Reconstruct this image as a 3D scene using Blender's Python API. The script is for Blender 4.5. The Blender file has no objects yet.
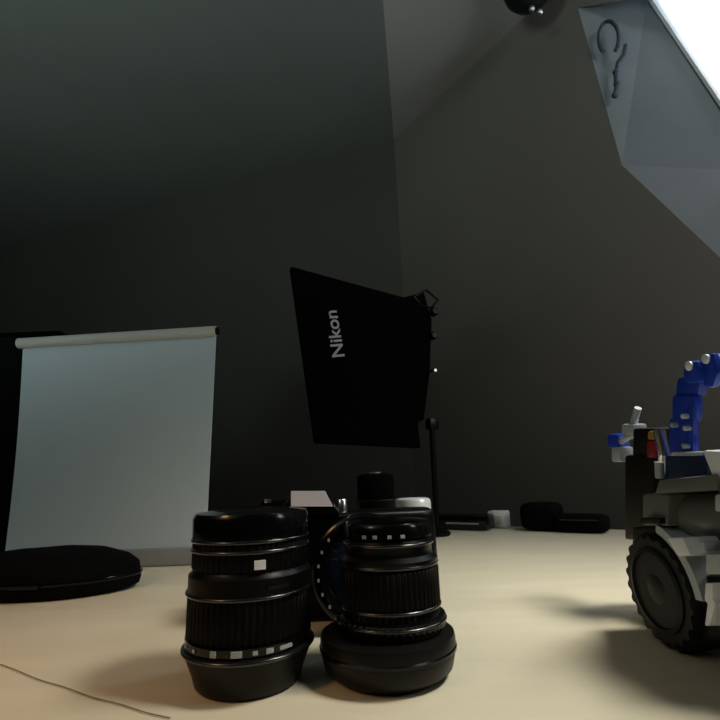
import bpy, bmesh, math, random
from mathutils import Vector, Matrix
random.seed(7)
S = bpy.context.scene
COL = S.collection
# ------------------------------------------------------------------ camera
F = 469.0
CAM = Vector((0, 0, 0.11))
pitch, roll = math.radians(14.0), math.radians(2.0)
FW = Vector((0, math.cos(pitch), math.sin(pitch)))
_r = Vector((1, 0, 0)); _u = _r.cross(FW)
RT = _r * math.cos(roll) - _u * math.sin(roll)
UP = _u * math.cos(roll) + _r * math.sin(roll)
cd = bpy.data.cameras.new('camera'); cam = bpy.data.objects.new('camera', cd); COL.objects.link(cam)
cd.sensor_width = 36; cd.lens = 36 * F / 720; cd.clip_start = 0.01
cam.matrix_world = Matrix(((RT.x, UP.x, -FW.x, CAM.x), (RT.y, UP.y, -FW.y, CAM.y), (RT.z, UP.z, -FW.z, CAM.z), (0, 0, 0, 1)))
S.camera = cam
# ------------------------------------------------------------------ world, light, exposure
w = bpy.data.worlds.new('sky'); S.world = w; w.use_nodes = True
w.node_tree.nodes['Background'].inputs[0].default_value = (0.80, 0.90, 1.0, 1)
w.node_tree.nodes['Background'].inputs[1].default_value = 9.0
S.view_settings.view_transform = 'Standard'; S.view_settings.look = 'None'
S.view_settings.gamma = 1; S.view_settings.exposure = 0.0; S.view_settings.use_curve_mapping = False


def area(name, loc, target, size, power, colour, spread=180):
    l = bpy.data.lights.new(name, 'AREA'); l.energy = power; l.color = colour; l.size = size
    l.spread = math.radians(spread)
    o = bpy.data.objects.new(name, l); COL.objects.link(o); o.location = loc
    o.rotation_euler = (Vector(target) - Vector(loc)).to_track_quat('-Z', 'Y').to_euler()
    return o


# unseen overhead light on the table from the right, then added fill lights
area('overhead_light', (0.66, 0.16, 1.0), (0.20, 0.38, 0.0), 0.28, 1.2, (1.0, 0.97, 0.86), spread=50)
area('ceiling_fill', (-1.1, -0.9, 0.2), (-1.2, 0.5, 2.4), 0.5, 24, (0.84, 1.0, 0.95), spread=120)  # added fill brightening the left ceiling; no lamp stands there
area('warm_fill', (-0.55, -0.12, 0.55), (-0.30, 0.28, 0.0), 0.15, 0.24, (1.0, 0.48, 0.17), spread=60)  # added warm fill tinting the near left of the table
area('wall_fill', (1.05, 0.0, 0.65), (0.70, 1.5, 0.25), 0.3, 3.6, (1.0, 0.97, 0.94), spread=140)  # added fill to brighten the lower right wall
area('upper_wall_fill', (0.95, -0.2, 1.15), (1.15, 0.9, 1.5), 0.3, 3.2, (0.84, 0.94, 1.0), spread=120)  # added cool fill on the wall round the window, not its daylight


# ------------------------------------------------------------------ maths helpers
def ray(x, y): return (FW * F + RT * (x - 360) + UP * (360 - y)).normalized()
def ground(x, y, z=0.0):
    d = ray(x, y); return CAM + d * ((z - CAM.z) / d.z)
def deep(x, y, Y):
    d = ray(x, y); return CAM + d * (Y / d.y)
def onplane(x, y, P, n):
    d = ray(x, y); return CAM + d * ((P - CAM).dot(n) / d.dot(n))


# ------------------------------------------------------------------ materials
def mat(name, col, rough=0.5, metal=0.0, noise=0.0, scale=20.0, bump=0.0, spec=0.5, stretch=None):
    m = bpy.data.materials.new(name); m.use_nodes = True
    nt = m.node_tree; b = nt.nodes['Principled BSDF']
    b.inputs['Roughness'].default_value = rough; b.inputs['Metallic'].default_value = metal
    b.inputs['Specular IOR Level'].default_value = spec
    tc = nt.nodes.new('ShaderNodeTexCoord'); mp = nt.nodes.new('ShaderNodeMapping')
    if stretch: mp.inputs['Scale'].default_value = stretch
    nz = nt.nodes.new('ShaderNodeTexNoise'); nz.inputs['Scale'].default_value = scale; nz.inputs['Detail'].default_value = 5
    nt.links.new(tc.outputs['Object'], mp.inputs[0]); nt.links.new(mp.outputs[0], nz.inputs['Vector'])
    cr = nt.nodes.new('ShaderNodeValToRGB')
    cr.color_ramp.elements[0].position = 0.3; cr.color_ramp.elements[1].position = 0.7
    cr.color_ramp.elements[0].color = tuple(c * (1 - noise) for c in col) + (1,)
    cr.color_ramp.elements[1].color = tuple(min(1, c * (1 + noise)) for c in col) + (1,)
    nt.links.new(nz.outputs['Fac'], cr.inputs[0]); nt.links.new(cr.outputs[0], b.inputs['Base Color'])
    if bump:
        bp = nt.nodes.new('ShaderNodeBump'); bp.inputs['Strength'].default_value = bump; bp.inputs['Distance'].default_value = 0.002
        nt.links.new(nz.outputs['Fac'], bp.inputs['Height']); nt.links.new(bp.outputs[0], b.inputs['Normal'])
    return m


M = {
    'wall': mat('grey_wall_darkened', (0.050, 0.051, 0.043), 0.9, noise=0.08, scale=1.3, bump=0.1, spec=0.1),  # colour darkened to stand in for shade on the back wall
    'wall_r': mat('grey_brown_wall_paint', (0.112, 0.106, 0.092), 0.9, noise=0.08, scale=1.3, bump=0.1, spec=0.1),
    'ceil_r': mat('grey_ceiling_slope_lightened', (0.27, 0.265, 0.25), 0.9, noise=0.06, scale=1.2, spec=0.1),  # slope colour lightened to stand in for light falling on it
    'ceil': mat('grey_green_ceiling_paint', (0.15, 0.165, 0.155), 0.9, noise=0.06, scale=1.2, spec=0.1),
    'reveal': mat('window_reveal_plaster', (0.125, 0.137, 0.142), 0.9, noise=0.08, scale=6, spec=0.1),
    'frame': mat('window_frame_paint', (0.75, 0.76, 0.78), 0.5),
    'floor': mat('dark_floor', (0.06, 0.05, 0.04), 0.6, noise=0.2, scale=8),
    'wood': mat('pale_beech_tabletop', (0.66, 0.60, 0.455), 0.45, noise=0.045, scale=9, spec=0.35, stretch=(1, 5, 1)),
    'wood_d': mat('beech_table_edge', (0.40, 0.33, 0.22), 0.5, noise=0.1, scale=14),
    'black': mat('black_plastic', (0.0022, 0.0022, 0.0022), 0.34, noise=0.2, scale=60, spec=0.13),
    'gloss': mat('glossy_black_plastic', (0.002, 0.002, 0.0024), 0.16, noise=0.1, scale=40, spec=0.3),
    'rubber': mat('black_rubber', (0.0025, 0.0022, 0.002), 0.5, noise=0.2, scale=90, spec=0.08),
    'hood': mat('satin_black_hood', (0.005, 0.0045, 0.004), 0.42, noise=0.2, scale=50, spec=0.17),
    'fabric': mat('matt_black_fabric', (0.0015, 0.0015, 0.0015), 0.95, noise=0.2, scale=200, spec=0.02),
    'cloth': mat('black_case_cloth', (0.002, 0.0022, 0.0025), 0.8, noise=0.3, scale=120, bump=0.3, spec=0.06),
    'white': mat('white_print', (0.62, 0.63, 0.66), 0.5),
    'letter': mat('grey_white_print', (0.30, 0.33, 0.34), 0.6),
    'silver': mat('silver_metal', (0.72, 0.74, 0.78), 0.25, metal=1.0, noise=0.05, scale=30),
    'plate': mat('pale_lilac_grey_plate', (0.70, 0.71, 0.80), 0.4, noise=0.04, scale=60),
    'bead': mat('polished_black_ring', (0.004, 0.004, 0.0045), 0.22, noise=0.1, scale=40, spec=0.8),
    'steel': mat('satin_steel', (0.45, 0.46, 0.46), 0.4, metal=1.0),
    'glass': mat('lens_glass', (0.01, 0.015, 0.03), 0.05, spec=0.8),
    'sheet': mat('white_screen_sheet', (0.50, 0.62, 0.70), 0.75, noise=0.03, scale=3, spec=0.2),
    'bar': mat('grey_white_bar', (0.52, 0.53, 0.52), 0.6, noise=0.06, scale=20),
    'base': mat('grey_screen_base', (0.22, 0.24, 0.24), 0.7, noise=0.06, scale=20),
    'blue': mat('blue_toy_plastic', (0.015, 0.05, 0.46), 0.3, noise=0.06, scale=60),
    'navy': mat('navy_toy_plastic', (0.012, 0.03, 0.085), 0.4, noise=0.1, scale=60),
    'grey': mat('grey_toy_plastic', (0.13, 0.13, 0.122), 0.35, noise=0.06, scale=60),
    'sgrey': mat('silver_grey_toy_plastic', (0.42, 0.46, 0.50), 0.3, noise=0.06, scale=60),
    'twhite': mat('white_toy_plastic', (0.80, 0.81, 0.86), 0.3),
    'brown': mat('dark_brown_toy_plastic', (0.010, 0.007, 0.005), 0.5, noise=0.2, scale=60, spec=0.2),
    'red': mat('red_toy_plastic', (0.28, 0.015, 0.02), 0.35),
    'amber': mat('amber_toy_plastic', (0.35, 0.20, 0.05), 0.35),
    'tyre': mat('black_toy_tyre', (0.007, 0.007, 0.006), 0.55, noise=0.2, scale=80, spec=0.25),
    'hub': mat('dark_toy_hub', (0.006, 0.0075, 0.0075), 0.45, spec=0.2),
    'cordm': mat('dark_grey_cord', (0.04, 0.045, 0.055), 0.9, noise=0.3, scale=90, spec=0.1),
    'lid': mat('brushed_silver_lid', (0.72, 0.74, 0.76), 0.3, metal=0.3, noise=0.05, scale=40),
    'thread': mat('dark_green_thread', (0.20, 0.18, 0.11), 0.8, noise=0.3, scale=200),
}
g = bpy.data.materials.new('window_glass'); g.use_nodes = True
nt = g.node_tree; nt.nodes.clear()
o_ = nt.nodes.new('ShaderNodeOutputMaterial'); mx = nt.nodes.new('ShaderNodeMixShader'); mx.inputs[0].default_value = 0.05
tr = nt.nodes.new('ShaderNodeBsdfTransparent'); gl = nt.nodes.new('ShaderNodeBsdfGlossy'); gl.inputs['Roughness'].default_value = 0.02
nt.links.new(tr.outputs[0], mx.inputs[1]); nt.links.new(gl.outputs[0], mx.inputs[2]); nt.links.new(mx.outputs[0], o_.inputs[0])
M['pane'] = g


# ------------------------------------------------------------------ mesh helpers (world coordinates)
def link(name, bm, m, parent=None, smooth=True, at=None):
    """one mesh object; vertices given in world space"""
    origin = parent_world(parent) if parent else (at if at else Vector((0, 0, 0)))
    bmesh.ops.translate(bm, verts=bm.verts, vec=-Vector(origin))
    bmesh.ops.recalc_face_normals(bm, faces=bm.faces)
    me = bpy.data.meshes.new(name); bm.to_mesh(me); bm.free()
    for f in me.polygons: f.use_smooth = smooth
    if smooth:
        try: me.set_sharp_from_angle(angle=math.radians(38))
        except Exception: pass
    me.materials.append(M[m] if isinstance(m, str) else m)
    o = bpy.data.objects.new(name, me); COL.objects.link(o)
    if parent: o.parent = parent
    else: o.location = origin
    return o
def parent_world(o):
    v = Vector((0, 0, 0))
    while o: v += o.location; o = o.parent
    return v
def tag(o, label, cat, group=None):
    o['label'] = label; o['category'] = cat
    if group: o['group'] = group
    return o
def thing(name, loc, label, cat, group=None):
    o = bpy.data.objects.new(name, None); COL.objects.link(o); o.location = loc; o.empty_display_size = 0.02
    return tag(o, label, cat, group)
def structure(o): o['kind'] = 'structure'; return o
def poly(pts, bm=None):
    bm = bm or bmesh.new(); bm.faces.new([bm.verts.new(p) for p in pts]); return bm
def slab(pts, n, t, bm=None):
    """a polygon given real thickness t along -n"""
    bm = bm or bmesh.new(); n = Vector(n).normalized()
    a = [bm.verts.new(p) for p in pts]; b = [bm.verts.new(Vector(p) - n * t) for p in pts]
    bm.faces.new(a); bm.faces.new(b[::-1])
    for i in range(len(pts)):
        j = (i + 1) % len(pts); bm.faces.new((a[i], b[i], b[j], a[j]))
    return bm
def bevel(bm, wd, seg=2):
    bmesh.ops.recalc_face_normals(bm, faces=bm.faces)
    es = [e for e in bm.edges if len(e.link_faces) == 2 and e.calc_face_angle(0) > 0.6]
    bmesh.ops.bevel(bm, geom=es, offset=wd, segments=seg, affect='EDGES', profile=0.6, clamp_overlap=True)
    return bm
def box(c, ax, ay, az, sx, sy, sz, bv=0.0, bm=None):
    """box centred on c with unit axes and full sizes"""
    c = Vector(c); n = bmesh.new()
    r = bmesh.ops.create_cube(n, size=1.0)
    for v in n.verts: v.co = c + ax * (v.co.x * sx) + ay * (v.co.y * sy) + az * (v.co.z * sz)
    if bv: bevel(n, bv)
    if bm is None: return n
    tmp = bpy.data.meshes.new('t'); n.to_mesh(tmp); n.free(); bm.from_mesh(tmp); bpy.data.meshes.remove(tmp); return bm
X, Y, Z = Vector((1, 0, 0)), Vector((0, 1, 0)), Vector((0, 0, 1))
def lathe(c, prof, axis=Z, seg=64, teeth=0, depth=0.0, bm=None, a0=0, a1=2 * math.pi):
    """surface of revolution; prof = [(radius, height)]; teeth>0 cuts ribs of the given depth"""
    bm = bm or bmesh.new(); c = Vector(c); axis = axis.normalized()
    p = axis.orthogonal().normalized(); q = axis.cross(p)
    if teeth: seg = teeth * 4
    rings = []
    for r, h in prof:
        ring = []
        for i in range(seg):
            t = 2 * math.pi * i / seg
            rr = r - (depth if teeth and (i % 4) in (2, 3) else 0)
            ring.append(bm.verts.new(c + axis * h + (p * math.cos(t) + q * math.sin(t)) * max(rr, 1e-5)))
        rings.append(ring)
    for a, b in zip(rings, rings[1:]):
        for i in range(seg):
            j = (i + 1) % seg; bm.faces.new((a[i], a[j], b[j], b[i]))
    bm.faces.new(rings[0][::-1]); bm.faces.new(rings[-1])
    return bm
def tube(pts, r, seg=10, bm=None, closed=False):
    bm = bm or bmesh.new(); pts = [Vector(p) for p in pts]; rings = []; prev = None
    for i, p in enumerate(pts):
        if closed: d = pts[(i + 1) % len(pts)] - pts[i - 1]
        else: d = (pts[min(i + 1, len(pts) - 1)] - pts[max(i - 1, 0)])
        d.normalize()
        a = d.orthogonal().normalized() if prev is None else (prev - d * prev.dot(d)).normalized()
        prev = a; b = d.cross(a)
        rings.append([bm.verts.new(p + (a * math.cos(2 * math.pi * k / seg) + b * math.sin(2 * math.pi * k / seg)) * r) for k in range(seg)])
    for a, b in zip(rings, rings[1:] + ([rings[0]] if closed else [])):
        for k in range(seg):
            j = (k + 1) % seg; bm.faces.new((a[k], a[j], b[j], b[k]))
    if not closed: bm.faces.new(rings[0][::-1]); bm.faces.new(rings[-1])
    return bm


# ------------------------------------------------------------------ the room
FL = -0.74
K = deep(394, 140, 2.0)
zc = K.z
Bp = ground(0, 250, zc); Rp = ground(505, 35, zc)
db = (Bp - K); db.z = 0; db.normalize()
dr = (Rp - K); dr.z = 0; dr.normalize()
d = ray(383, 0); H = CAM + d * ((zc - 0.16 - CAM.z) / d.z)
dh = (H - K).normalized()
B5 = K + db * 4.2; R5 = K + dr * 4.2
lowK = Vector((K.x, K.y, FL)); lowB = Vector((B5.x, B5.y, FL)); lowR = Vector((R5.x, R5.y, FL))
nb = db.cross(Z).normalized()
if nb.dot(CAM - K) < 0: nb = -nb
nr = dr.cross(Z).normalized()
if nr.dot(CAM - K) < 0: nr = -nr
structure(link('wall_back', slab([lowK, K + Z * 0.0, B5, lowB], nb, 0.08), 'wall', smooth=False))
# right wall with the splayed window opening
hole = [onplane(x, y, K, nr) for x, y in ((578, 8), (622, 165), (765, 300), (980, -60))]
outer = [K, lowK, lowR, R5]
bm = bmesh.new()
for i in range(4):
    j = (i + 1) % 4; poly([outer[i], outer[j], hole[j], hole[i]], bm)
bmesh.ops.remove_doubles(bm, verts=bm.verts, dist=1e-4)
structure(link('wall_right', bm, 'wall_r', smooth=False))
PQ = K - nr * 0.10
inner = [onplane(x, y, PQ, nr) for x, y in ((632, -32), (648, -8), (768, 172), (960, -90))]
bm = bmesh.new()
for i in range(4):
    j = (i + 1) % 4; poly([hole[i], hole[j], inner[j], inner[i]], bm)
bmesh.ops.remove_doubles(bm, verts=bm.verts, dist=1e-4)
win = structure(link('window_1', bm, 'reveal', smooth=False))
link('window_frame', tube(inner, 0.012, 8, closed=True), 'frame', win)
link('window_pane', slab([p - nr * 0.005 for p in inner], nr, 0.004), 'pane', win, smooth=False)
# ceiling: two slopes meeting on a crease that runs out of the corner
K4 = K + dh * 4.5
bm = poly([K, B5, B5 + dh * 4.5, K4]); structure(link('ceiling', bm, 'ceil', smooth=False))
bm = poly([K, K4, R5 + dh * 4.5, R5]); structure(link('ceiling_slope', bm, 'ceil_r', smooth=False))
# walls out of view that close the room, and the floor
far1, far2 = B5 + dh * 4.5, R5 + dh * 4.5
structure(link('wall_left', poly([lowB, B5, far1, Vector((far1.x, far1.y, FL))]), 'wall', smooth=False))
structure(link('wall_front', poly([Vector((far1.x, far1.y, FL)), far1, K4, far2, Vector((far2.x, far2.y, FL))]), 'wall', smooth=False))
structure(link('wall_side', poly([lowR, R5, far2, Vector((far2.x, far2.y, FL))]), 'wall', smooth=False))
structure(link('floor', poly([lowK, lowB, Vector((far1.x, far1.y, FL)), Vector((far2.x, far2.y, FL)), lowR]), 'floor', smooth=False))

# ------------------------------------------------------------------ table
e0, e1 = ground(470, 525), ground(605, 529)
te = (e1 - e0); te.z = 0; te.normalize()
tn = Vector((te.y, -te.x, 0))          # towards the camera
c0, c1 = e0 - te * 1.30, e0 + te * 0.95
corners = [c0, c1, c1 + tn * 1.45, c0 + tn * 1.45]
tc_ = sum(corners, Vector()) / 4
tab = thing('table', Vector((tc_.x, tc_.y, FL)), 'long pale wooden table carrying the lenses, toy and screen', 'table')
link('tabletop', bevel(slab(corners, Z, 0.03), 0.003), 'wood', tab)
for p in corners:
    q = p + (tc_ - p).normalized() * 0.10
    link('leg', box((q.x, q.y, (FL - 0.03) / 2), X, Y, Z, 0.055, 0.055, -FL - 0.03, 0.004), 'wood_d', tab)

# ------------------------------------------------------------------ lenses
def zrow(P, y):
    """height above the table at which the axis over P passes picture row y"""
    lo, hi = -0.05, 0.5
    for _ in range(40):
        m_ = (lo + hi) / 2; v = Vector((P.x, P.y, m_)) - CAM
        yy = 360 - F * v.dot(UP) / v.dot(FW)
        lo, hi = (m_, hi) if yy > y else (lo, m_)
    return lo
def scl(P): return (P - CAM).dot(FW) / F
L1 = ground(248.5, 680); k1 = scl(L1)
z = lambda y: zrow(L1, y)
len1 = thing('camera_lens', L1, 'black zoom lens with white scale marks standing upright, left of the two lenses', 'camera lens', 'standing zoom lenses')
R = lambda px: px * k1
link('hood', lathe(L1, [(R(48), 0), (R(52), 0.002), (R(55), z(665)), (R(62), z(646)), (R(64), z(641)), (R(64), z(639)), (R(61), z(637))]), 'hood', len1)
link('scale_ring', lathe(L1, [(R(61), z(637)), (R(62.5), z(636)), (R(62.5), z(629)), (R(61), z(628))]), 'gloss', len1)
link('zoom_ring', lathe(L1, [(R(60), z(628)), (R(62), z(626)), (R(62), z(588)), (R(60), z(586))], teeth=60, depth=0.0009), 'rubber', len1)
link('barrel', lathe(L1, [(R(60), z(586)), (R(62), z(584)), (R(62), z(569)), (R(59), z(566)), (R(58), z(564))]), 'black', len1)
link('focus_ring', lathe(L1, [(R(58), z(564)), (R(59.5), z(562)), (R(59.5), z(540)), (R(58), z(538))], teeth=56, depth=0.0008), 'rubber', len1)
link('mount_cap', lathe(L1, [(R(58), z(538)), (R(60), z(536)), (R(60.5), z(516)), (R(58), z(511)), (R(45), z(509.5)), (R(43), z(509))]), 'gloss', len1)
view1 = math.atan2(CAM.y - L1.y, CAM.x - L1.x)
def patch(P, rad, ang, h, wa, hh, t=0.0008, bm=None):
    """small raised mark lying on a barrel"""
    bm = bm or bmesh.new(); n = 5; vs = []
    for i in range(n + 1):
        a = ang + wa * (i / n - 0.5)
        for rr in (rad - t, rad + t):
            for dh_ in (-hh / 2, hh / 2):
                vs.append(bm.verts.new((P.x + rr * math.cos(a), P.y + rr * math.sin(a), P.z + h + dh_)))
    for i in range(n):
        q = vs[i * 4:i * 4 + 8]
        for f in ((0, 1, 5, 4), (2, 6, 7, 3), (0, 4, 6, 2), (1, 3, 7, 5)): bm.faces.new([q[k] for k in f])
    bm.faces.new([vs[0], vs[2], vs[3], vs[1]]); q = vs[-4:]; bm.faces.new([q[0], q[1], q[3], q[2]])
    return bm
bm = bmesh.new()
for a, wa, hh in ((-68, 5, 2), (-52, 3, 3), (-30, 5, 5), (-10, 9, 5), (5, 4, 3), (17, 6, 4), (32, 12, 3)):
    patch(L1, R(62.6), view1 + math.radians(a), z(632.5), math.radians(wa), R(hh), bm=bm)
lk = link('scale_marks', bm, 'letter', len1)
link('badge', patch(L1, R(60), view1 + math.radians(8), z(556), math.radians(10), R(8)), 'white', len1)
link('switch', patch(L1, R(62), view1 + math.radians(24), z(577), math.radians(20), R(3), 0.0014), 'hood', len1)

L2 = ground(389, 672); k2 = scl(L2)
z2 = lambda y: zrow(L2, y)
R2 = lambda px: px * k2
def beads(P, rows, zf, kf, name, par):  # raised glossy rings added to catch highlights on the barrels
    bm = bmesh.new()
    for px, y in rows:
        r, h, t = px * kf, zf(y), .0011
        lathe(P, [(r + t * math.cos(q), h + t * math.sin(q)) for q in [math.radians(-100 + 25 * i) for i in range(9)]], bm=bm)
    return link(name, bm, 'bead', par)
beads(L1, ((59.3, 536), (59.3, 545), (62.3, 586), (64, 641)), z, k1, 'highlight_beads', len1)
U2 = L2 + Vector((R2(5), 0, 0))
len2 = thing('camera_lens', L2, 'black zoom lens standing on its wide flared hood, right of the two lenses', 'camera lens', 'standing zoom lenses')
link('hood', lathe(L2, [(R2(52), 0), (R2(57), 0.002), (R2(64), z2(662)), (R2(68), z2(645)), (R2(68), z2(634)), (R2(67), z2(630)), (R2(59), z2(628)), (R2(50), z2(627))]), 'hood', len2)
link('hood_rim', lathe(L2, [(R2(67.5), z2(646)), (R2(69), z2(644.5)), (R2(69), z2(642)), (R2(67.5), z2(640))]), 'gloss', len2)
link('zoom_ring', lathe(U2, [(R2(52), z2(626.5)), (R2(55), z2(622)), (R2(55), z2(612)), (R2(50), z2(610)), (R2(48.5), z2(606)), (R2(51), z2(604)), (R2(51), z2(600))], teeth=48, depth=0.0007), 'gloss', len2)
link('focus_ring', lathe(U2, [(R2(50), z2(600)), (R2(51), z2(598)), (R2(51), z2(566)), (R2(49), z2(564))], teeth=56, depth=0.0008), 'rubber', len2)
link('barrel', lathe(U2, [(R2(48), z2(564)), (R2(51), z2(560)), (R2(51), z2(556)), (R2(46), z2(552)), (R2(45), z2(545)), (R2(46), z2(543)), (R2(46), z2(539)), (R2(44.5), z2(537))]), 'black', len2)
link('mount_cap', lathe(U2, [(R2(44), z2(537)), (R2(46), z2(535)), (R2(46), z2(524)), (R2(44), z2(521)), (R2(32), z2(520))]), 'gloss', len2)
view2 = math.atan2(CAM.y - U2.y, CAM.x - U2.x)
bm = bmesh.new()
for a in (-30, -16, 2, 18): patch(U2, R2(46.2), view2 + math.radians(a), z2(532), math.radians(5), R2(3), bm=bm)
link('index_marks', bm, 'letter', len2)
beads(U2, ((46, 541), (49.5, 561), (50, 602), (54.5, 616)), z2, k2, 'highlight_beads', len2)

# ------------------------------------------------------------------ camera body behind the lenses
cb = deep(339, 560, 0.425); cb.z = 0
kb = scl(Vector((cb.x, cb.y, 0.08)))
zb = lambda y: zrow(cb, y)
body = thing('camera', cb, 'black camera body with a pale top plate standing behind the two lenses', 'camera')
W = 0.164; top = zb(511)
# front outline with a grip, extruded up
pts = [(-W/2, .02), (-W/2, -.022), (-W/2+.012, -.034), (-W/2+.036, -.034), (-W/2+.046, -.018), (W/2-.012, -.018), (W/2, -.010), (W/2, .02), (W/2-.01, .026), (-W/2+.01, .026)]
ring = [Vector((cb.x + a, cb.y + b, top)) for a, b in pts]
link('body', bevel(slab(ring, Z, top - 0.0005), 0.005, 3), 'black', body)
# shoulder plates and pentaprism hump
hx = deep(310, 500, 0.425).x
hump = [(-.027, 0), (.027, 0), (.022, .008), (.017, zb(492) - top), (-.013, zb(492) - top), (-.02, .008)]
bm = slab([Vector((hx + a, cb.y - .024, top + b - 0.001)) for a, b in hump], -Y, 0.04)
link('viewfinder_hump', bevel(bm, 0.002), 'black', body)
tp = [(deep(x, y, cb.y - .0255)) for x, y in ((291, 506.5), (333, 506.5), (325, 491), (291, 491))]
link('top_plate', slab(tp, -Y, 0.0012), 'plate', body, smooth=False)
def knob(px, py0, py1, r, name, m, dy=0.0, teeth=0):
    P = deep(px, py1, cb.y + dy)
    return link(name, lathe(Vector((P.x, P.y, top - .001)), [(r, 0), (r, zb(py0) - top), (r * .85, zb(py0) - top + .001)], teeth=teeth, depth=0.0006), m, body)
knob(273, 497, 510, .011, 'mode_dial', 'black', 0, 24)
knob(250, 502, 510, .008, 'command_dial', 'black', 0.004, 20)
knob(342, 499, 510, .0045, 'shutter_button', 'silver', -0.004)
link('dial_pointer', box(deep(268, 501, cb.y - .0125), X, Y, Z, .006, .003, .003, .0008), 'silver', body)
link('front_button', box(deep(303, 513, cb.y - .0195), X, Y, Z, .005, .004, .003, .001), 'silver', body)
# taking lens on the front of the body
lx = deep(366, 563, cb.y); lc = Vector((lx.x, cb.y - .017, max(0.043, zb(562))))
pr = [(.036, 0), (.038, .003), (.038, .010), (.035, .012), (.039, .014), (.039, .028), (.037, .030), (.040, .032), (.040, .038), (.037, .040), (.033, .040), (.030, .034)]
front = link('taking_lens', lathe(lc, pr, axis=-Y), 'gloss', body)
link('front_glass', lathe(lc - Y * .033, [(.0295, 0), (.028, .0025), (.018, .0045), (.004, .005)], axis=-Y), 'glass', front)
bm = bmesh.new()
for a in range(140, 236, 16):
    t = math.radians(a); P = lc - Y * .040 + Vector((math.cos(t) * .035, 0, math.sin(t) * .035))
    box(P, X, Y, Z, .0016, .0012, .0022, 0, bm)
link('ring_glints', bm, 'letter', front)  # pale marks standing in for broken highlights on the lens ring

# ------------------------------------------------------------------ bottle and silver tin behind the right lens
P = deep(377, 520, 0.50); P.z = 0; kk = scl(P + Z * .1); zz = lambda y: zrow(P, y)
bt = thing('bottle', P, 'slim black cylinder with a domed cap standing behind the right lens', 'bottle')
link('body', lathe(P, [(19 * kk, 0), (20 * kk, .002), (20 * kk, zz(500)), (19 * kk, zz(499))]), 'black', bt)
link('cap', lathe(P, [(18.5 * kk, zz(499)), (18.5 * kk, zz(477)), (17 * kk, zz(475)), (12 * kk, zz(473.5))]), 'fabric', bt)
link('cap_button', lathe(P, [(6 * kk, zz(474)), (6 * kk, zz(472.5)), (5 * kk, zz(472))]), 'steel', bt)
P = deep(414, 520, 0.545); P.z = 0; kk = scl(P + Z * .1); z3 = lambda y: zrow(P, y)
tn_ = thing('tin', P, 'small round tin with a silver lid beside the slim black cylinder', 'tin')
link('body', lathe(P, [(15 * kk, 0), (16 * kk, .002), (16 * kk, z3(516)), (15.5 * kk, z3(515))]), 'black', tn_)
link('lid', lathe(P, [(17 * kk, z3(515)), (17.5 * kk, z3(513)), (17.5 * kk, z3(502)), (16.5 * kk, z3(499)), (14 * kk, z3(498))]), 'lid', tn_)

# ------------------------------------------------------------------ black lettered panel on a stand
b = math.radians(22); vp = Vector((math.cos(b), math.sin(b), 0)); npn = Vector((math.sin(b), -math.cos(b), 0))
C0 = deep(365, 355, 0.84)
pc = [onplane(x, y, C0, npn) for x, y in ((291, 266), (404, 297), (421, 448), (316, 443))]
top_ = onplane(429, 432, C0 - npn * 0.03, npn)
foot = Vector((top_.x + .003, top_.y, 0))
pan = thing('light_panel', foot, 'tilted black panel with white vertical lettering on a thin stand', 'panel')
link('panel', bevel(slab(pc, npn, 0.016), 0.003), 'fabric', pan)
fc = bpy.data.curves.new('t', 'FONT'); fc.body = 'Nikon'; fc.align_x = 'CENTER'; fc.align_y = 'CENTER'; fc.size = 1.0; fc.extrude = 0.01; fc.offset = 0.012
fo = bpy.data.objects.new('t', fc); COL.objects.link(fo)
dg = bpy.context.evaluated_depsgraph_get(); me = bpy.data.meshes.new_from_object(fo.evaluated_get(dg))
bm = bmesh.new(); bm.from_mesh(me); bpy.data.objects.remove(fo)
q0, q1 = onplane(338.5, 357, C0, npn), onplane(330.5, 311, C0, npn)     # runs upwards
lx_ = (q1 - q0); tlen = lx_.length; lx_.normalize(); ly_ = npn.cross(lx_).normalized()
xs = [v.co.x for v in bm.verts]; ys = [v.co.y for v in bm.verts]
sx_ = tlen / (max(xs) - min(xs)); sy_ = 13.0 * scl(C0) / (max(ys) - min(ys)); yc = (max(ys) + min(ys)) / 2
ctr = (q0 + q1) / 2
for v in bm.verts:
    v.co = ctr + lx_ * (v.co.x * sx_) + ly_ * ((v.co.y - yc) * sy_) + npn * (0.0008 + v.co.z * 0.05)
link('lettering', bm, 'letter', pan, smooth=False)
back = C0 - npn * 0.026
bp = lambda x, y: onplane(x, y, back, npn)
br = bevel(slab([bp(x, y) for x, y in ((392, 300), (424, 292), (432, 320), (430, 372), (424, 420), (392, 430))], npn, 0.014), .002)
bk = link('bracket', br, 'fabric', pan)
link('hook', tube([bp(x, y) for x, y in ((414, 297), (426, 290), (438, 300), (431, 308), (420, 305))], 0.0026, 8, closed=True), 'black', bk)
link('knob', lathe(bp(434, 312), [(.008, -.008), (.009, -.006), (.009, .006), (.007, .008)], axis=npn, teeth=12, depth=.001), 'black', pan)
link('knob', lathe(bp(433, 336), [(.007, -.008), (.008, -.006), (.008, .006), (.006, .008)], axis=npn, teeth=12, depth=.001), 'black', pan)
link('screw', lathe(bp(431, 372), [(.0042, -.008), (.0042, .016), (.003, .018)], axis=npn), 'steel', pan)
link('swivel', box(bp(432, 424), vp, npn, Z, .020, .02, .022, .003), 'black', pan)
ptop = bp(431, 418)
link('pole', tube([ptop, Vector((foot.x, foot.y, .01))], 0.0052, 12), 'black', pan)
link('base', lathe(foot, [(.022, 0), (.024, .002), (.024, .006), (.018, .010), (.009, .014)]), 'black', pan)

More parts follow.
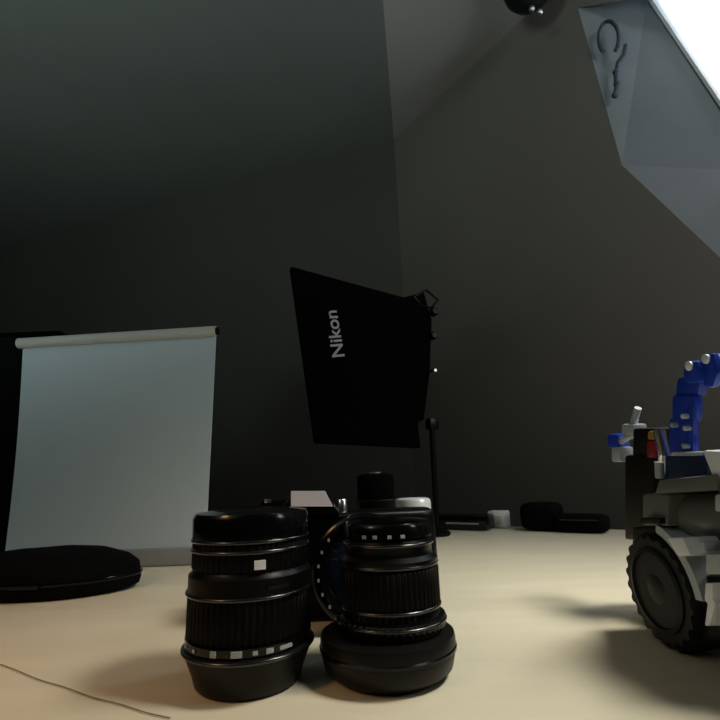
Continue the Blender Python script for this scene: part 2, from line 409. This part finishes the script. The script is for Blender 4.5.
# ------------------------------------------------------------------ white pull-up screen at left
sl, sr = deep(14, 560, 0.70), deep(206, 558, 0.70)
sb = Vector(((sl.x + sr.x) / 2, 0.70, 0))
scr = thing('screen', sb, 'white pull-up screen with a top bar standing at the left of the table', 'screen')
NX, NZ = 24, 24; bm = bmesh.new(); grid = []
for j in range(NZ + 1):
    t = j / NZ; row = []
    yl, yr = 346 + t * (560 - 346), 334 + t * (558 - 334)
    for i in range(NX + 1):
        s = i / NX
        xl = 25 - 19 * t + 2.5 * math.sin(math.pi * t) - 2; xr = 216 - 11 * t
        P = deep(xl + (xr - xl) * s, yl + (yr - yl) * s, 0.70 + .006 * math.sin(math.pi * t))
        row.append(P)
    grid.append(row)
def sheet(grid, n, t):
    bm = bmesh.new()
    A = [[bm.verts.new(p) for p in r] for r in grid]; Bv = [[bm.verts.new(p - n * t) for p in r] for r in grid]
    nj, ni = len(grid) - 1, len(grid[0]) - 1
    for j in range(nj):
        for i in range(ni):
            bm.faces.new((A[j][i], A[j][i+1], A[j+1][i+1], A[j+1][i])); bm.faces.new((Bv[j][i], Bv[j+1][i], Bv[j+1][i+1], Bv[j][i+1]))
    for i in range(ni):
        bm.faces.new((A[0][i], Bv[0][i], Bv[0][i+1], A[0][i+1])); bm.faces.new((A[nj][i], A[nj][i+1], Bv[nj][i+1], Bv[nj][i]))
    for j in range(nj):
        bm.faces.new((A[j][0], A[j+1][0], Bv[j+1][0], Bv[j][0])); bm.faces.new((A[j][ni], Bv[j][ni], Bv[j+1][ni], A[j+1][ni]))
    return bm
link('sheet', sheet(grid, -Y, .002), 'sheet', scr)
ta, tb_ = deep(19, 343.5, .697), deep(216, 331, .697)
link('top_bar', tube([ta, tb_], .0082, 14), 'bar', scr)
link('end_cap', tube([tb_ - (tb_ - ta).normalized() * .002, tb_ + (tb_ - ta).normalized() * .004], .006, 12), 'black', scr)
bl, brr = sl.x - .005, sr.x + .004
zb_ = 0.035
link('base', bevel(slab([Vector((bl, .690, zb_ - .012)), Vector((brr, .690, zb_ - .012)), Vector((brr, .716, zb_ - .012)), Vector((bl, .716, zb_ - .012))], Z, zb_ - .0125), .003), 'base', scr)
link('support_rod', tube([Vector((sb.x, .712, zb_ - .013)), (ta + tb_) / 2 + Y * .012], .004, 8), 'black', scr)

# black upright case behind the left edge of the screen
p0, p1 = deep(-60, 560, .80), deep(30, 560, .80)
ztop = deep(10, 332, .80).z
ub = thing('cabinet_speaker', Vector(((p0.x + p1.x) / 2, .86, 0)), 'tall black upright box partly hidden behind left edge of the white screen', 'speaker')
link('case', box(((p0.x + p1.x) / 2, .86, ztop / 2 + .0002), X, Y, Z, p1.x - p0.x, .12, ztop, .004), 'fabric', ub)
link('grille', box(((p0.x + p1.x) / 2, .797, ztop / 2 + .0002), X, Y, Z, (p1.x - p0.x) * .9, .006, ztop * .94, .002), 'cloth', ub)

# ------------------------------------------------------------------ black soft case lying at the lower left
P = ground(45, 590); kk = scl(P); ev = thing('soft_case', P, 'flat round black soft case lying in front of the white screen', 'case')
def squash(prof, m, name, par, sy=0.62, a=-0.1, lump=0.0):
    bm = lathe(Vector((0, 0, 0)), prof, seg=72)
    for v in bm.verts:
        t = math.atan2(v.co.y, v.co.x)
        f = 1 + lump * math.sin(3 * t + 1) + lump * .6 * math.sin(5 * t)
        x, y = v.co.x * f, v.co.y * sy * f
        v.co = Vector((P.x + x * math.cos(a) - y * math.sin(a), P.y + x * math.sin(a) + y * math.cos(a), v.co.z * (1 + lump * math.sin(2 * t))))
    return link(name, bm, m, par)
r0 = 92 * kk
squash([(r0 * .90, 0), (r0 * .985, .004), (r0, .010), (r0 * .995, .014)], 'cloth', 'lower_shell', ev, lump=.02)
squash([(r0 * 1.005, .0138), (r0 * 1.012, .0155), (r0 * 1.005, .0175)], 'gloss', 'zip', ev, lump=.02)
squash([(r0 * .99, .0172), (r0 * .97, .026), (r0 * .86, .034), (r0 * .62, .041), (r0 * .3, .044), (r0 * .05, .0445)], 'cloth', 'upper_shell', ev, lump=.02)
link('pull_tab', box(P + Vector((.02, -r0 * .63, .016)), X, Y, Z, .03, .004, .006, .0015), 'gloss', ev)

# thread across the near left corner of the table
pts = []
for i in range(60):
    t = i / 59; x = -30 + 200 * t; y = 654 + 66 * t + 4 * math.sin(math.pi * t) + 0.6 * math.sin(23 * t)
    q = ground(x, y); pts.append(q + Z * .0007)
tag(link('thread', tube(pts, .00032, 6), 'thread', at=pts[30]), 'thin dark thread lying across the near left corner of the table', 'thread')

# ------------------------------------------------------------------ small things at the table's far edge
P = ground(462, 529); kk = scl(P)
ad = thing('flat_box', P, 'flat black box with a pale edge line at the far table edge', 'box')
q = P + tn * -.012
link('body', box(P + Z * .015 - te * .002, te, tn, Z, 62 * kk, .05, .028, .003), 'gloss', ad)
link('edge_line', box(P + Z * .0135 + te * .012 + tn * .0255, te, tn, Z, 34 * kk, .0015, .0030, 0), 'letter', ad)
P = ground(500, 527.5); kk = scl(P)
wc = thing('charger', P, 'small white cube charger at the far edge beside the flat black box', 'charger')
link('body', box(P + Z * (8 * kk + .0004), te, tn, Z, 18 * kk, 16 * kk, 16 * kk, .004), 'twhite', wc)
link('plug_face', box(P + Z * (8 * kk) + tn * (8.2 * kk), te, tn, Z, 9 * kk, .002, 8 * kk, .0008), 'bar', wc)

P = ground(548, 530); kk = scl(P)
po = thing('pouch', P, 'low black pouch with a raised left end, lying at the far table edge', 'pouch')
def lump(c, sx, sy, sz, name, m, par, p=3.0):
    bm = bmesh.new(); bmesh.ops.create_uvsphere(bm, u_segments=28, v_segments=16, radius=1)
    for v in bm.verts:
        s = [math.copysign(abs(k) ** (2 / p), k) for k in v.co]
        v.co = Vector(c) + te * s[0] * sx + tn * s[1] * sy + Z * s[2] * sz
    return link(name, bm, m, par)
lump(P + te * (-4 * kk) + Z * 13.5 * kk, 19 * kk, .035, 13.3 * kk, 'body', 'cloth', po, 4.5)
lump(P + te * (33 * kk) + Z * 8.2 * kk + tn * .01, 24 * kk, .03, 8.0 * kk, 'flap', 'cloth', po, 5.0)
link('zip', box(P + te * (34 * kk) + Z * 12 * kk + tn * .040, te, tn, Z, 34 * kk, .002, .003, 0), 'gloss', po)

# ------------------------------------------------------------------ wall fittings, top right
def onw(x, y, off=0.0): return onplane(x, y, K + nr * off, nr)
hp = onw(606, 72, .012)
ck = thing('cord', hp, 'looped dark cord with a knotted tail hanging beside the bright window', 'cord')
loop = [onw(607 + 10 * math.cos(t) + 2, 38 + 17 * math.sin(t), .014) for t in [2.2 + i * .2 for i in range(26)]]
link('loop', tube(loop, .006, 8), 'cordm', ck)
link('tail', tube([onw(x, y, .014) for x, y in ((626, 45), (624, 55), (618, 63), (616, 75), (617, 86), (615, 95))], .007, 8), 'cordm', ck)
for x, y, r in ((616, 72, .0095), (617, 84, .0095), (615, 95, .0095)):
    pz = onw(x, y, .014); bm = bmesh.new(); bmesh.ops.create_uvsphere(bm, u_segments=14, v_segments=9, radius=r, matrix=Matrix.Translation(pz))
    link('knot', bm, 'cordm', ck)
# dark shade at the top edge
P = deep(530, -6, 1.15)
dl = thing('ceiling_lamp', P, 'dark domed lamp at the top edge near the bright window', 'lamp')
kk = scl(P)
link('shade', lathe(P, [(26 * kk, 14 * kk), (24 * kk, 4 * kk), (19 * kk, -4 * kk), (11 * kk, -11 * kk), (3 * kk, -14 * kk)]), 'hub', dl)
for x, y in ((532, 9), (540, 12)):
    bm = bmesh.new(); bmesh.ops.create_uvsphere(bm, u_segments=14, v_segments=9, radius=3 * kk, matrix=Matrix.Translation(deep(x, y, 1.13)))
    link('screw', bm, 'steel', dl)
ctop = Vector((P.x, P.y, P.z + 12 * kk))
# rod up to the sloping ceiling
nC = dh.cross(dr).normalized(); tz = (K - ctop).dot(nC) / Z.dot(nC)
link('rod', tube([ctop, ctop + Z * max(tz - .002, .05)], .008, 8), 'hub', dl)

# ------------------------------------------------------------------ toy truck at the right
a = math.radians(-88)
tu = Vector((math.cos(a), math.sin(a), 0)); tf = Vector((math.sin(a), -math.cos(a), 0))    # along / towards the viewer
T = ground(668, 650); kt = scl(T)
toy = thing('toy_truck', T, 'blue and silver toy truck with a raised blue arm, at right of the table', 'toy truck')
def TP(x, y, off=0.0): return onplane(x, y, T + tf * off, tf)
def tslab(pts, off, depth, name, m, bv=.0015, par=None):
    ps = [TP(x, y, off) for x, y in pts]
    for p in ps: p.z = max(p.z, .006)
    return link(name, bevel(slab(ps, tf, depth), bv), m, par or toy)
def trect(x0, y0, x1, y1, off, depth, name, m, bv=.0015, par=None):
    return tslab([(x0, y0), (x1, y0), (x1, y1), (x0, y1)], off, depth, name, m, bv, par)
wz = (TP(666, 592) ).z; wr = wz - 0.0008
def wheel(c):
    th = .026
    t_ = link('tyre', lathe(c, [(wr * .70, th * .5), (wr * .94, th * .5), (wr, th * .36), (wr, -th * .36), (wr * .94, -th * .5), (wr * .7, -th * .5)], axis=tf, teeth=22, depth=.0022), 'tyre', toy)
    link('rim', lathe(c, [(wr * .74, th * .42), (wr * .74, th * .54), (wr * .66, th * .56), (wr * .60, th * .40), (wr * .30, th * .34), (wr * .26, th * .50), (wr * .1, th * .54)], axis=tf, seg=48), 'hub', t_)
    bm = bmesh.new()
    p = tf.orthogonal().normalized(); q = tf.cross(p)
    for i in range(6):
        an = i * math.pi / 3; lathe(c + (p * math.cos(an) + q * math.sin(an)) * wr * .45, [(.0028, th * .36), (.0028, th * .46), (.001, th * .48)], axis=tf, seg=8, bm=bm)
    link('wheel_nuts', bm, 'steel', t_)
wc0 = Vector((T.x, T.y, wr + .0006)) - tf * .012
for along in (0, .115):
    for inn in (0, -.095):
        wheel(wc0 + tu * along + tf * inn)
# chassis
link('chassis', box(wc0 + tu * .04 - tf * .048 + Z * .012, tu, tf, Z, .18, .055, .026, .003), 'brown', toy)
link('front_axle', tube([wc0 - tf * .012, wc0 - tf * .083], .006, 10), 'brown', toy)
link('rear_axle', tube([wc0 + tu * .115 - tf * .012, wc0 + tu * .115 - tf * .083], .006, 10), 'brown', toy)
# fender and running gear right of the front wheel
bm = bmesh.new()
arc = []
for i in range(9):
    t = math.radians(72 - i * 8.5)
    arc.append((math.cos(t), math.sin(t)))
vs = []
for cx_, sz_ in arc:
    for rr in (wr * 1.10, wr * 1.26):
        for dd in (.014, -.012):
            vs.append(bm.verts.new(wc0 + tu * cx_ * rr + Z * sz_ * rr + tf * dd))
for i in range(8):
    q = vs[i * 4:i * 4 + 8]
    for f in ((0, 1, 5, 4), (2, 6, 7, 3), (0, 4, 6, 2), (1, 3, 7, 5)): bm.faces.new([q[k] for k in f])
bm.faces.new([vs[0], vs[2], vs[3], vs[1]]); q = vs[-4:]; bm.faces.new([q[0], q[1], q[3], q[2]])
link('fender', bm, 'sgrey', toy)
tslab([(666, 538), (682, 537), (690, 555), (678, 557)], .014, .02, 'fender_tip', 'twhite')
trect(694, 541, 704, 551, .006, .02, 'step_bracket', 'sgrey')
trect(705, 554, 740, 575, .006, .04, 'step', 'sgrey')
tslab([(705, 583), (712, 583), (712, 600), (715, 603), (710, 626), (704, 626), (707, 604), (704, 600)], .014, .008, 'side_pipe', 'twhite')
trect(686, 575, 800, 640, -.004, .05, 'skirt', 'hub', .003)
# tank and deck
c_ = TP(655, 513, -.005); e_ = TP(716, 508, -.005)
ln = (e_ - c_).dot(tu)
rt = 23 * kt
cc = c_ - tf * rt
link('tank', lathe(cc, [(rt * .85, -.012), (rt, -.008), (rt, .09), (rt * .85, .094)], axis=tu, seg=40), 'grey', toy)
trect(642, 494, 668, 526, .001, .034, 'front_block', 'grey', .002)
trect(640, 518, 660, 524, .0045, .006, 'grille_slot', 'brown', .0005)
tslab([(658, 480), (716, 474), (718, 490), (654, 494)], .004, .06, 'deck', 'grey', .002)
trect(632, 526, 672, 548, -.004, .05, 'bumper', 'brown', .002)
trect(664, 455, 707, 482, -.008, .05, 'turret', 'navy', .002)
tslab([(701, 450), (745, 452), (745, 492), (716, 488)], .002, .04, 'cab_panel', 'twhite', .002)
trect(714, 494, 740, 512, .006, .02, 'side_plate', 'sgrey')
# raised arm: stepped blue blocks
trect(668, 418, 691, 456, -.012, .006, 'arm_base', 'blue', .0025)
trect(671, 395, 694, 422, -.010, .006, 'arm_block', 'blue', .0025)
tslab([(676, 378), (700, 372), (698, 396), (674, 400)], -.012, .006, 'arm_block', 'blue', .0025)
tslab([(682, 362), (697, 360), (701, 382), (682, 384)], -.008, .006, 'arm_finger', 'blue', .003)
tslab([(699, 356), (713, 352), (718, 372), (712, 388), (702, 388)], -.011, .006, 'arm_finger', 'blue', .003)
tslab([(684, 408), (693, 404), (693, 455), (686, 456)], -.0095, .004, 'arm_plate', 'blue', .002)
trect(671, 452, 694, 456, -.004, .01, 'arm_trim', 'sgrey', .0005)
for x, y in ((688, 416), (690, 428), (677, 425), (689, 446)):
    link('arm_rivet', lathe(TP(x, y, -.0098), [(.0016, 0), (.0016, .0035), (.0008, .0042)], axis=tf, seg=12), 'sgrey', toy)
for x, y, of in ((690, 366, -.0085), (707, 359, -.0115)):
    link('finger_cap', lathe(TP(x, y, of), [(.0028, 0), (.0028, .0012), (.0014, .002)], axis=tf, seg=14), 'twhite', toy)
# dark rear column with lamps and small fittings
trect(624, 455, 654, 540, -.034, .035, 'mast', 'brown', .003)
trect(632, 428, 656, 460, -.036, .03, 'mast_head', 'brown', .003)
trect(646, 441, 655, 458, -.033, .01, 'red_lamp', 'red', .002)['label'] = 'red lamp'
trect(647, 431, 653, 440, -.033, .01, 'amber_lamp', 'amber', .002)['label'] = 'amber lamp'
link('exhaust_pipe', tube([TP(659, 430, -.012), TP(664, 453, -.012), TP(663, 470, -.02)], .0036, 12), 'silver', toy)
link('exhaust_pipe', tube([TP(659, 462, -.006), TP(660, 478, -.006)], .0028, 12), 'sgrey', toy)
trect(621, 424, 633, 435, -.04, .012, 'rack_block', 'sgrey', .002)
link('antenna', tube([TP(633, 430, -.046), TP(635, 418, -.046), TP(638, 408, -.046)], .0028, 10), 'sgrey', toy)
link('rack_rail', tube([TP(640, 434, -.044), TP(628, 437, -.044), TP(614, 446, -.044)], .0026, 10), 'sgrey', toy)
trect(607, 434, 617, 448, -.04, .012, 'side_lamp', 'blue', .002)
trect(611, 447, 620, 462, -.039, .012, 'side_light', 'sgrey', .002)
link('rail_post', tube([TP(618, 448, -.046), TP(630, 464, -.05)], .0026, 8), 'brown', toy)
